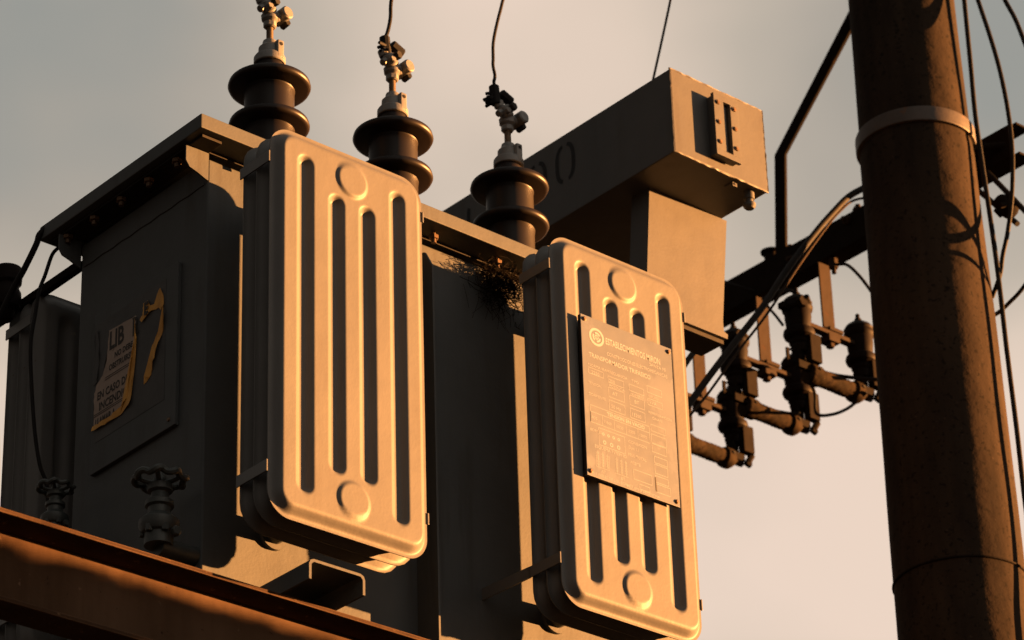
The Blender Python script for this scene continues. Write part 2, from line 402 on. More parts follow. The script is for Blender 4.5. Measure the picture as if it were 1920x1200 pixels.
# --- rating plate on the right front radiator
px0, px1, pz0, pz1, py = .8165, 1.0935, 4.7655, 5.1645, -.2895
bm = B(); box(bm, (px0, py, pz0), (px1, py+.0025, pz1), .0006, 0)
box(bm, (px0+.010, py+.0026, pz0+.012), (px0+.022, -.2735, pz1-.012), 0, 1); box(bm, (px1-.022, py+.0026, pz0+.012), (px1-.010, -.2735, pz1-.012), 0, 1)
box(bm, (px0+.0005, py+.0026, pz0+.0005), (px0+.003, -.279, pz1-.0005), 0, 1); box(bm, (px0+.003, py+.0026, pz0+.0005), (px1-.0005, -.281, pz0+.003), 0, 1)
plate = part('rating_plate', bm, [M_plate, M_dark], smooth=False)
for x in (px0+.010, px1-.010):
    for z in (pz0+.011, pz1-.011): bm = B(); lathe(bm, [(.0055, 0), (.0055, .002), (.003, .0042)], (x, py, z), seg=12, M4=dirm((0, -1, 0))); part('screw', bm, M_scr, plate)
bm = B(); yt = py-.0003; UX, UZ = (1, 0, 0), (0, 0, 1)
PW, PH = px1-px0, pz1-pz0
def P(u, v): return (px0+u*PW, yt, pz1-v*PH)
def tx(s, u, v, size, al='LEFT', sx=1, bold=0): text(bm, s, size, P(u, v), UX, UZ, 0, al, bold, 0, sx)
def ln(u0, v0, u1, v1, w=.0009): flatline(bm, P(u0, v0), P(u1, v1), w, (0, 1, 0))
def rc(u0, v0, u1, v1, w=.0009): ln(u0, v0, u1, v0, w); ln(u1, v0, u1, v1, w); ln(u1, v1, u0, v1, w); ln(u0, v1, u0, v0, w)
# emblem: ring with a winged core
cxp, czp, _ = px0+.165*PW, 0, 0; cen = Vector(P(.165, .115))
def ring(c, r0, r1, n=28, a0=0, a1=2*math.pi, sz=1.0, sxx=1.0):
    vs = []
    for i in range(n+1):
        a = a0+(a1-a0)*i/n
        vs.append((bm.verts.new(c+Vector((math.cos(a)*r0*sxx, 0, math.sin(a)*r0*sz))), bm.verts.new(c+Vector((math.cos(a)*r1*sxx, 0, math.sin(a)*r1*sz)))))
    for a, b in zip(vs, vs[1:]): bm.faces.new((a[0], b[0], b[1], a[1]))
ring(cen, .0165, .0225); ring(cen, .0035, .0062, 16)
for k in range(3): ring(cen, .0080, .0125, 12, .5+k*2.1, 2.0+k*2.1)
ring(cen, .0, .0016, 10)
tx('ESTABLECIMIENTOS MIRON', .26, .135, .0225, sx=.60, bold=.0004)
tx('CONSTRUCCIONES ELECTROMECANICAS', .27, .205, .0125, sx=.78)
tx('SANTA FE', .74, .165, .0115); tx('TRANSFORMADOR TRIFASICO', .07, .255, .0155, sx=.88, bold=.0002)
tx('NORMA IRAM', .06, .315, .010); tx('FRECUENCIA', .27, .315, .010); tx('TIPO', .53, .315, .010)
rc(.06, .325, .22, .362); rc(.27, .335, .44, .375); rc(.50, .335, .66, .375); rc(.70, .30, .86, .342); tx('250', .28, .372, .012); tx('2250', .09, .36, .012)
tx('TENSION', .05, .43, .0095); tx('CORRIENTE', .05, .50, .0095); tx('POTENCIA', .28, .40, .0095); tx('NUMERO', .51, .40, .0095)
rc(.27, .405, .44, .465); rc(.50, .405, .66, .465); rc(.27, .485, .44, .545); rc(.50, .485, .66, .545)
tx('AT', .31, .445, .012); tx('BT', .55, .445, .012); tx('50 Hz', .29, .53, .012); tx('13200', .51, .53, .012)
rc(.70, .38, .86, .42); tx('kVA', .72, .41, .012); tx('GRUPO', .71, .37, .009); tx('REFRIGERACION', .70, .475, .0095); tx('ONAN', .74, .505, .010)
rc(.06, .56, .70, .665); tx('TENSION EN VACIO', .24, .59, .0125, bold=.0003); ln(.06, .60, .70, .60)
for i in range(5): ln(.06+.128*i, .60, .06+.128*i, .665)
for i, s in enumerate(('POS', '13860', '13530', '13200', '12870')): tx(s, .07+.128*i, .643, .0095)
rc(.72, .54, .88, .58); rc(.72, .60, .88, .655); rc(.72, .66, .88, .71)
tx('BORNES', .05, .72, .0095); rc(.14, .685, .42, .79)
for i in range(4): ring(Vector(P(.19+.055*i, .715)), .0018, .0038, 10)
for i in range(3): ring(Vector(P(.20+.075*i, .765)), .0028, .0050, 12)
tx('CONEXION', .46, .71, .0105); tx('Dyn 11', .46, .745, .0105); tx('PESO TOTAL', .45, .79, .0095); tx('ACEITE', .47, .835, .0095)
rc(.74, .735, .88, .775); rc(.74, .785, .88, .84); rc(.74, .855, .88, .895); rc(.74, .905, .90, .955)
tx('ESQUEMA INTERNO', .09, .815, .0105)
for x0_ in (.10, .30):
    ln(x0_, .93, x0_+.14, .93)
    for i in range(3):
        c0 = x0_+.02+.05*i; ln(c0, .83, c0, .93); 
        for j in range(5): ring(Vector(P(c0, .845+.017*j)), .0018, .0030, 8)
ln(.10, .84, .10, .93); ln(.24, .84, .24, .93)
tx('AT', .15, .958, .010); tx('BT', .36, .958, .010); rc(.50, .865, .70, .925); rc(.56, .945, .67, .975)
tx('NIVELES DE LOS BORNES', .09, .987, .0098); tx('INDUSTRIA ARGENTINA', .42, 1.0-.008, .009)
lett = part('lettering', bm, M_etch, plate, smooth=False)
bm = B(); prism(bm, [P(.735, .865), P(.745, .865), P(.752, .955), P(.738, .95)], (0, -.0002, 0)); part('scratch', bm, M_ink, plate, smooth=False)

# --- warning sign on the left wall
bm = B(); sy0, sy1, sz0, sz1 = .088, .402, 4.784, 5.178
box(bm, (-.0105, sy0, sz0), (-.0005, sy1, sz1), .0012, 0)
prism(bm, [(-.0108, .129, 4.858), (-.0108, .131, 5.154), (-.0108, .396, 5.150), (-.0108, .385, 4.856)], (-.0004, 0, 0), 1)
sign = part('warning_sign', bm, [M_tank, M_resid], smooth=False); sign['label'] = 'dark metal sign plate with a torn yellow and white fire notice'
def piece(pts, m, off=.0125, curl=0.0, name='sticker'):
    """a torn sheet of sticker, a little wavy and lifting at the torn edge; pts are (y, z) on the plate"""
    bm = B(); n = len(pts)
    c = Vector((sum(p[0] for p in pts)/n, sum(p[1] for p in pts)/n)); P3 = []
    for i in range(n):      # jagged outline
        a = Vector(pts[i]); b = Vector(pts[(i+1) % n]); k = max(1, int((b-a).length/.006))
        for j in range(k):
            q = a.lerp(b, j/k); jit = random.gauss(0, .0006) if j else 0
            P3.append((-off-curl*(.5+.5*math.sin(i*2.1+j*.5)), q.x+jit, q.y+jit))
    f = bm.faces.new([bm.verts.new(p) for p in P3]); bmesh.ops.triangulate(bm, faces=[f])
    ex = bmesh.ops.extrude_face_region(bm, geom=bm.faces[:]); bmesh.ops.translate(bm, vec=(.0005, 0, 0), verts=[v for v in ex['geom'] if isinstance(v, bmesh.types.BMVert)])
    return part(name, bm, m, sign, smooth=False)
piece([(.3423, 5.1155), (.3066, 5.1132), (.2393, 5.1092), (.2394, 5.0483), (.2426, 4.9946), (.2516, 4.9188), (.269, 4.9069), (.321, 4.8964), (.388, 4.8956), (.391, 4.8914), (.393, 4.9791), (.3841, 4.9985), (.3619, 5.0124), (.3479, 5.0435), (.3455, 5.0796)], M_paper)
piece([(.239, 5.1035), (.2337, 5.0458), (.2369, 4.9922), (.2471, 4.9102), (.2506, 4.8972), (.2849, 4.8849), (.341, 4.883), (.3924, 4.886), (.3915, 4.8987), (.3239, 4.8939), (.2774, 4.9045), (.2628, 4.9203), (.2539, 4.9674), (.246, 5.0185), (.2429, 5.0636)], M_yel, .0137, .004)
piece([(.223, 5.0897), (.2093, 5.0962), (.2134, 5.1272), (.1946, 5.1268), (.1819, 5.1074), (.1624, 5.1049), (.1591, 5.1265), (.1463, 5.1361), (.1378, 5.1126), (.1342, 5.0893), (.1421, 5.079), (.1536, 5.0914), (.1863, 5.0945), (.2135, 5.08)], M_yel, .0125, .004)
piece([(.1342, 5.0879), (.1289, 5.0558), (.136, 5.027), (.1449, 5.008), (.1639, 4.9661), (.1817, 4.9329), (.1992, 4.9221), (.1957, 4.9387), (.1834, 4.9744), (.1669, 5.0083), (.151, 5.0243), (.1467, 5.0544), (.1378, 5.0734)], M_yel, .0125, .006)
piece([(.396, 5.1376), (.3827, 5.1319), (.3772, 5.0558), (.3828, 5.0026), (.3941, 4.998), (.3919, 5.0619)], M_resid, .0125, .003)
bm = B(); UY = Vector((0, -1, 0))
def st(t, y, z, size, sx=1, bold=.0003, dz=0.0):
    text(bm, t, size, (-.0131, y, z), Vector((0, -1, dz)), (0, 0, 1), 0, 'LEFT', bold, 0, sx)
st('LIB', .340, 5.0655, .062, .70, .0018, -.03); st('R', .2525, 5.0630, .062, .62, .0018, -.03)
st('NO DEBE', .318, 5.037, .020, .82, .0006); st('OBSTRUIRSE', .338, 5.013, .020, .80, .0006)
st('EN CASO DE', .380, 4.957, .027, .76, .0007); st('INCENDIO', .372, 4.9285, .028, .80, .0007); st('LLAMAR A', .384, 4.893, .026, .62, .0012)
for y0_, y1_, z_ in ((.350, .248, 5.001), (.352, .248, 4.996), (.390, .262, 4.924), (.390, .268, 4.9195)): flatline(bm, (-.0132, y0_, z_), (-.0132, y1_, z_-.001), .0016, (1, 0, 0))
part('lettering', bm, M_ink, sign, smooth=False)
bm = B(); st('E', .204, 5.093, .040, .8, .0018); 
for v in bm.verts: v.co.x = -.0175
part('lettering', bm, M_ink, sign, smooth=False)
bm = B(); lathe(bm, [(.005, 0), (.004, .003)], (-.0105, .110, 4.803), seg=10, M4=dirm((-1, 0, 0))); part('screw', bm, M_scr, sign)

# --- high-voltage bushings
def bushing(x, dz=0, dx=0):
    bm = B(); z0 = 5.7460+dz
    def shed(z, r):      # flat mushroom shed with thick rolled rim
        return [(.0575, z-.020), (.059, z-.016), (r-.009, z-.012), (r-.003, z-.009), (r, z-.003), (r-.002, z+.005), (r-.008, z+.009), (r-.022, z+.013), (.0585, z+.015), (.0575, z+.018)]
    prof = [(.075, ZT+.0005), (.075, ZT+.016), (.062, ZT+.018), (.060, ZT+.05), (.056, ZT+.06)]
    prof += [(.0575, z0-.133)]+shed(z0-.107, .093)[1:-1]+[(.0575, z0-.088), (.0575, z0-.080)]+shed(z0, .0955)+[(.040, z0+.024), (.032, z0+.030), (.031, z0+.068)]
    lathe(bm, prof, (x, .12, 0), seg=64)
    b = part('bushing', bm, M_porc, angle=60)
    bm = B()      # cast cap
    lathe(bm, [(.035, z0+.058), (.0370, z0+.060), (.0370, z0+.075), (.034, z0+.080), (.027, z0+.083), (.026, z0+.103), (.018, z0+.112), (.016, z0+.122), (.010, z0+.127)], (x, .12, 0), seg=36)
    box(bm, (x-.004, .12-.0375, z0+.064), (x+.014, .12-.020, z0+.111), .003)
    lathe(bm, [(.0045, 0), (.0045, .0009)], (x+.005, .12-.0375, z0+.100), seg=14, mi=1, M4=dirm((0, -1, 0)))
    cyl(bm, (x, .12, z0+.12), (x, .12, z0+.165), .0075, 14, 2)
    for k in range(9): lathe(bm, [(.0075, 0), (.0086, .001), (.0075, .002)], (x, .12, z0+.128+k*.0038), seg=14, mi=2, cap=False)
    part('terminal_cap', bm, [M_alu, M_blk, M_brz], b)
    bm = B(); z = z0+.160      # clamp: nut, yoke, eye bolts
    lathe(bm, [(.012, 0), (.0155, .003), (.0155, .014), (.011, .018)], (x, .12, z), seg=8)
    lathe(bm, [(.012, 0), (.020, .008), (.021, .020), (.014, .030)], (x, .12, z+.014), seg=12)
    cyl(bm, (x-.004, .112, z+.034), (x-.020, .112, z+.062), .0175, 12, 0, .004)
    cyl(bm, (x+.008, .112, z+.030), (x+.030, .112, z+.040), .012, 14, 0, .002)
    cyl(bm, (x+.026, .136, z+.038), (x+.030, .088, z+.042), .0165, 16, 0, .003)
    cyl(bm, (x+.041, .128, z+.024), (x+.041, .104, z+.026), .0085, 6, 1, .001)
    cyl(bm, (x-.010, .094, z+.052), (x-.008, .080, z+.053), .0105, 6, 1, .001)
    cyl(bm, (x-.022, .097, z+.040), (x-.022, .086, z+.040), .008, 6, 0, .001)
    cyl(bm, (x-.036, .112, z+.034), (x-.024, .112, z+.046), .009, 8, 0, .001)
    cyl(bm, (x-.022, .12, z+.060), (x-.030, .12, z+.078), .013, 10, 0, .003)
    part('terminal_clamp', bm, [M_alu, M_dark], b)
    return b
bushing(.2550)['label'] = 'left bushing below the largest bare clamp'
bushing(.6195)['label'] = 'middle bushing'
bushing(.9815, -.003)['label'] = 'right bushing in front of the conservator'

# --- conservator
cx0, cx1, cy0, cy1, cz0, cz1 = 1.2695, 1.5885, -.165, .84, 5.821, 6.060
bm = B(); box(bm, (cx0, cy0, cz0), (cx1, cy1, cz1), .004, seg=2)
cons = part('conservator', bm, M_cons); cons['label'] = 'long rectangular oil tank raised on a leg, stencilled zeros on its side'
bm = B()
gx0, gx1, gz0, gz1 = 1.388, 1.472, 5.846, 6.024
box(bm, (gx0+.003, cy0-.016, gz0+.004), (gx1-.004, cy0+.001, gz1-.004), .002)
fy0, fy1 = cy0-.027, cy0-.0165      # frame with an open slot
box(bm, (gx0, fy0, gz0+.0165), (gx0+.033, fy1, gz1-.0165), .0008); box(bm, (gx0+.0565, fy0, gz0+.0165), (gx1, fy1, gz1-.0165), .0008)
box(bm, (gx0, fy0, gz0), (gx1, fy1, gz0+.0165), .0008); box(bm, (gx0, fy0, gz1-.0165), (gx1, fy1, gz1), .0008)
gauge = part('level_gauge', bm, M_cons, cons)
bm = B(); box(bm, (gx0+.034, cy0-.0175, gz0+.017), (gx0+.0555, cy0-.0165, gz1-.017), 0); 
g = part('sight_glass', bm, M_glass, cons)
for zz in (5.884, 5.941, 5.998):
    for xx in (gx0+.013, gx0+.069):
        bm = B(); hexbolt(bm, (xx, fy0, zz), (0, -1, 0), .0068, .0035, .001); part('bolt', bm, M_scr, cons)
bm = B()      # weld beads round the end plate
for a_, b_ in (((cx0, cy0, cz0), (cx1, cy0, cz0)), ((cx0, cy0, cz1), (cx1, cy0, cz1)), ((cx0, cy0, cz0), (cx0, cy0, cz1)), ((cx1, cy0, cz0), (cx1, cy0, cz1))):
    a_ = Vector(a_); b_ = Vector(b_); n_ = 26
    c_ = Vector(((1 if a_.x == b_.x and a_.x > cx0 else -1)*.0 , .0022, 0))
    tube(bm, [a_.lerp(b_, i/n_)+c_+Vector((random.gauss(0, .0006), random.gauss(0, .0006), random.gauss(0, .0006))) for i in range(n_+1)], .0026, 6, 2)
part('weld_seam', bm, M_cons, cons)
# drain fittings underneath
bm = B(); box(bm, (1.478, -.150, cz0-.013), (1.494, -.146, cz0+.001), .001); box(bm, (1.480, -.1465, cz0-.003), (1.492, -.120, cz0+.001), 0); hexbolt(bm, (1.486, -.150, cz0-.007), (0, -1, 0), .0035, .002)
part('lug', bm, M_cons, cons)
bm = B(); lathe(bm, [(.014, 0), (.014, -.022), (.010, -.024), (.010, -.032), (.016, -.034), (.016, -.042), (.011, -.048)], (1.548, -.135, cz0), seg=14)
part('drain_plug', bm, M_cons, cons)
# stencilled digits on the long side
bm = B()
def digit(yc, zc, a0s):
    rz, ry, w = .052, .031, .011
    for a0, a1 in a0s:
        vs = []
        for i in range(25):
            a = R_(a0+(a1-a0)*i/24); ww = w*(.8+.35*abs(math.cos(a)))
            sq = lambda t: math.copysign(abs(t)**.75, t)
            vs.append([bm.verts.new((cx0-.0008, yc-sq(math.cos(a))*(ry+s*ww/2), zc+sq(math.sin(a))*(rz+s*ww/2))) for s in (-1, 1)])
        for a, b in zip(vs, vs[1:]): bm.faces.new((a[0], b[0], b[1], a[1]))
digit(.228, 5.975, ((-76, 80), (100, 256))); part('stencilled_digit', bm, M_sten, cons, smooth=False); bm = B(); digit(.335, 5.968, ((-76, 80), (100, 256))); part('stencilled_digit', bm, M_sten, cons, smooth=False); bm = B()
# lower-case remnants further along
digit(.575, 5.985, ((150, 235),))
part('stencilled_digit', bm, M_sten, cons, smooth=False)
# support leg + shelf
bm = B()
prism(bm, [(1.305, 0, 5.474), (1.578, 0, 5.474), (1.580, 0, 5.487), (1.567, 0, 5.492), (1.566, 0, 5.52), (1.603, 0, 5.8205), (1.338, 0, 5.8205)], (0, .065, 0))
part('support_leg', bm, M_cons, cons, smooth=False)
bm = B(); box(bm, (TX+.073, .010, 5.462), (1.574, .09, 5.4735), .001); part('support_shelf', bm, M_dark, cons, smooth=False)  # near-black tone stands for its shaded underside
bm = B(); box(bm, (1.31, .50, 5.43), (1.56, .56, 5.8205), .001); box(bm, (TX+.073, .49, 5.43), (1.309, .552, 5.455), 0); part('support_leg', bm, M_cons, cons, smooth=False)
bm = B(); lathe(bm, [(.0035, 0), (.0035, .0012)], (1.318, -.0005, 5.512), seg=10, M4=dirm((0, -1, 0))); part('rivet', bm, M_scr, cons); bm = B(); lathe(bm, [(.004, 0), (.004, .001)], (1.378, -.0005, 5.500), seg=10, M4=dirm((0, -1, 0))); part('rivet', bm, M_scr, cons)

# --- valves with wheels
def valve(x, y, z, s=1.0, wall=True):
    bm = B()
    q = lambda r, h: (r*s, h*s)
    lathe(bm, [q(.030, -.150), q(.030, -.125), q(.036, -.122), q(.042, -.110), q(.042, -.096), q(.034, -.088), q(.024, -.080), q(.024, -.066), q(.030, -.062), q(.030, -.052), q(.020, -.046), q(.018, -.032), q(.026, -.028), q(.026, -.014), q(.012, -.008), q(.012, .006)], (x, y, z), seg=20)
    zz = z-.15*s
    lathe(bm, [(.020*s, 0), (.020*s, .09*s)], (x, y, zz), seg=14, M4=dirm((1, 0, 0)))
    for k in range(6):
        a = k*math.pi/3+.3; hexbolt(bm, (x+.033*s*math.cos(a), y+.033*s*math.sin(a), z-.108*s), (0, 0, -1), .008*s, .02*s)
    hexbolt(bm, (x+.01*s, y-.04*s, zz+.02*s), (0, -1, 0), .011*s, .012*s)
    v = part('drain_valve', bm, M_valve)
    bm = B(); n = 40; rr = .050*s      # scalloped wheel
    tube(bm, [(x+(rr+.004*s*math.cos(8*2*math.pi*i/n))*math.cos(2*math.pi*i/n), y+(rr+.004*s*math.cos(8*2*math.pi*i/n))*math.sin(2*math.pi*i/n), z+.004*s*math.sin(8*2*math.pi*i/n)) for i in range(n+1)], .0075*s, 8, 2)
    for k in range(5):
        a = k*2*math.pi/5+.2; tube(bm, [(x, y, z-.008*s), (x+.026*s*math.cos(a), y+.026*s*math.sin(a), z-.008*s), (x+rr*math.cos(a), y+rr*math.sin(a), z)], .0055*s, 8, 3)
    lathe(bm, [(.013*s, -.012*s), (.015*s, 0), (.009*s, .012*s)], (x, y, z), seg=10)
    part('handwheel', bm, M_valve, v)
    return v
valve(-.09, .022, 4.605)['label'] = 'nearer drain valve with scalloped handwheel'
valve(-.09, .410, 4.735, .72)['label'] = 'farther drain valve with smaller handwheel'
bm = B(); cyl(bm, (-.10, .410, 4.627), (.0, .410, 4.627), .014, 12); part('stub_pipe', bm, M_valve)

# ------------------------------------------------------------------ support beams
def beam(name, y_edge, sgn, m1, label, x0=-2.2, x1=2.4):
    bm = B(); zt, zb, w, t = 4.3395, 4.150, .080, .010
    def bx(lo, hi, mi): box(bm, (lo[0], min(lo[1], hi[1]), lo[2]), (hi[0], max(lo[1], hi[1]), hi[2]), .0025, mi, 2)
    bx((x0, y_edge, zt-t), (x1, y_edge+sgn*w, zt), 1)
    bx((x0, y_edge, zb), (x1, y_edge+sgn*w, zb+t), 1)
    bx((x0, y_edge+sgn*(w-.008), zb+t-.0005), (x1, y_edge+sgn*w-sgn*.0004, zt-t+.0005), 0)
    o = new(name, bm, m1); tag(o, label, 'beam'); return o
beam('steel_beam', -.148, 1, [M_beam, M_lip], 'rusty brown steel channel beam crossing the lower left below the transformer')
beam('steel_beam', .66, -1, [M_beam, M_lip], 'rear rusty support beam, hidden behind the nearer brown beam', 0.0, 2.4)

# ------------------------------------------------------------------ unseen leafy treetop, added and shaped to throw shade on the beam
M_leaf = surf('dark_green_leaves', (.030, .045, .018), (.055, .075, .030), 9, .6, 0, 0)
M_bark = surf('grey_brown_bark', (.045, .035, .026), (.08, .062, .048), 14, .9, 0, .5, 40)
TXY = Vector((3.72, -1.88, 0)); tree = empty('added_shade_tree', TXY); tag(tree, 'unseen leafy treetop added outside the right edge to shade the beam', 'tree')
bm = B(); tube(bm, [(0, 0, 0), (.05, .02, 1.2), (-.03, .05, 2.4), (.0, 0, 3.7)], .09, 12, 5)
for k in range(6): a = k*1.05; tube(bm, [(0, 0, 2.6+.12*k), (.35*math.cos(a), .35*math.sin(a), 3.2+.1*k), (.6*math.cos(a), .6*math.sin(a), 3.75+.08*k)], .03, 8, 4)
new('trunk', bm, M_bark, tree)
bm = B(); rl = random.Random(11)
def leaf(c, s):
    d = Vector((rl.gauss(0, 1), rl.gauss(0, 1), rl.gauss(0, .7))).normalized(); u = d.orthogonal().normalized(); q = Matrix.Rotation(rl.uniform(0, 6.28), 3, d); u = q@u; w = d.cross(u)
    bm.faces.new([bm.verts.new(c+p) for p in (-u*s, w*s*.42, u*s, -w*s*.42)])
Lxy = Vector((L.x, L.y)).normalized()
for i in range(17000):
    while True:
        p = Vector((rl.uniform(-1, 1), rl.uniform(-1, 1), rl.uniform(-1, 1)))
        if p.length < 1: break
    z = 3.80+p.z*.80; x = p.x*.95; y = p.y*.80
    q = Vector((TXY.x+x, TXY.y+y+.07)); top = 4.284+math.tan(R_(SUN_EL))*(q.dot(Lxy)-q.dot(Vector((-Lxy.y, Lxy.x)))*abs(L.x/L.y))+rl.gauss(0, .009)+.008*math.sin(x*43+y*29)*math.sin(x*17)
    if i > 9000: z = top-abs(rl.gauss(0, .05)); sz_ = rl.uniform(.016, .032)
    else: sz_ = rl.uniform(.035, .06); top -= .035
    leaf(Vector((x, y, min(z, top))), sz_)
new('crown', bm, M_leaf, tree, smooth=False)

# ------------------------------------------------------------------ bird nest in the corner under the lid
bm = B()
for i in range(650):
    c = Vector((.812+random.gauss(0, .030), -.020-abs(random.gauss(0, .016)), 5.350+random.gauss(0, .027)))
    c.z = min(c.z, 5.400); c.x = min(c.x, .87)
    d = Vector((random.gauss(0, 1), random.gauss(0, .5), random.gauss(0, .55))).normalized()*random.uniform(.008, .026)
    k = Vector((random.gauss(0, .005), random.gauss(0, .003), random.gauss(0, .005)))
    tube(bm, [c-d, c+k, c+d], random.uniform(.0004, .0010), 3, 0)
for i in range(14):
    c = Vector((.80+random.gauss(0, .04), -.035, 5.31)); tube(bm, [c, c+Vector((random.gauss(0, .01), -.004, -.03)), c+Vector((random.gauss(0, .02), -.006, -.06-random.random()*.03))], .0005, 3, 3)
tag(new('bird_nest', bm, M_twig, smooth=False), 'dark tangle of dry twigs tucked under the lid beside the right radiator', 'nest')

# ------------------------------------------------------------------ concrete pole
PX, PY = 2.4658, .0887
def prad(z): return .1485+(6.903-z)*.0105
pole = empty('utility_pole', (PX, PY, 0)); tag(pole, 'thick round weathered concrete pole at the right edge', 'pole')
bm = B(); prof = []
z = 0.0
while z < 9.41:
    prof.append((prad(z)+(.0038 if z < 6.38 else 0)+.0012*math.sin(z*7.3)*math.sin(z*2.9), z)); z += .06
lathe(bm, prof, (0, 0, 0), seg=96)
for v in bm.verts:      # slight casting unevenness
    a = math.atan2(v.co.y, v.co.x); k = 1+.004*math.sin(3*a+v.co.z*1.7)+.003*math.sin(7*a-v.co.z*4.1)
    v.co.x *= k; v.co.y *= k
new('shaft', bm, M_pole, pole)
bm = B(); zc = 6.419; rr = prad(zc)+.002
lathe(bm, [(rr-.001, zc-.023), (rr+.009, zc-.022), (rr+.0105, zc-.018), (rr+.0105, zc+.018), (rr+.009, zc+.022), (rr-.001, zc+.023)], seg=72, cap=False)
bc = new('band_clamp', bm, M_band, pole)
bm = B(); cyl(bm, (.14, -.081, zc), (.216, -.167, zc), .011, 10); new('clamp_bolt', bm, M_steel, pole)
bm = B(); cyl(bm, (.14, .081, zc), (.205, .167, zc), .011, 10); new('clamp_bolt', bm, M_steel, pole)
bm = B(); zc = 5.088; rr = prad(zc)+.0038
lathe(bm, [(rr-.001, zc-.004), (rr+.004, zc-.002), (rr+.004, zc+.002), (rr-.001, zc+.004)], seg=72, cap=False)
new('wire_band', bm, M_steel, pole)

# ------------------------------------------------------------------ crossarm behind the pole
bm = B(); ax = 2.6606
box(bm, (ax, -.087, 6.3714), (ax+.0076, 1.38, 6.473), .0012)
box(bm, (ax+.0077, -.109, 6.4665), (ax+.065, 1.38, 6.4735), .001); box(bm, (ax+.0077, -.109, 6.3708), (ax+.065, 1.38, 6.378), .001)
bmesh.ops.remove_doubles(bm, verts=bm.verts, dist=.0001)
arm = new('crossarm', bm, M_steel); tag(arm, 'dark steel channel crossarm bolted behind the concrete pole', 'crossarm')
bm = B()
P1 = [(.799, 6.4745), (.842, 6.4745), (.8145, 6.811), (.2367, 7.3726), (.2043, 7.3294), (.7713, 6.7948)]
prism(bm, [(ax+.0108, y, z) for y, z in P1], (.0086, 0, 0))
tag(new('diagonal_brace', bm, M_steel, smooth=False), 'bent black flat bar rising from the crossarm to the pole', 'brace')
bm = B(); lathe(bm, [(.021, -.01), (.021, .030), (.030, .032), (.032, .038), (.013, .043)], (ax+.032, .879, 6.4745), seg=18); new('mounting_stud', bm, M_steel, arm)
for c, d, r1, h1, sh in (((ax+.032, .80, 6.4745), (0, 0, 1), .015, .015, .01), ((ax, .766, 6.422), (-1, 0, 0), .013, .011, .011), ((ax, .534, 6.449), (-1, 0, 0), .015, .015, .01),
                     ((ax+.022, .512, 6.4745), (0, 0, 1), .017, .015, .01), ((ax+.022, .6255, 6.3705), (0, 0, -1), .014, .032, .016)):
    bm = B(); hexbolt(bm, c, d, r1, h1, sh); new('bolt', bm, M_strap, arm)

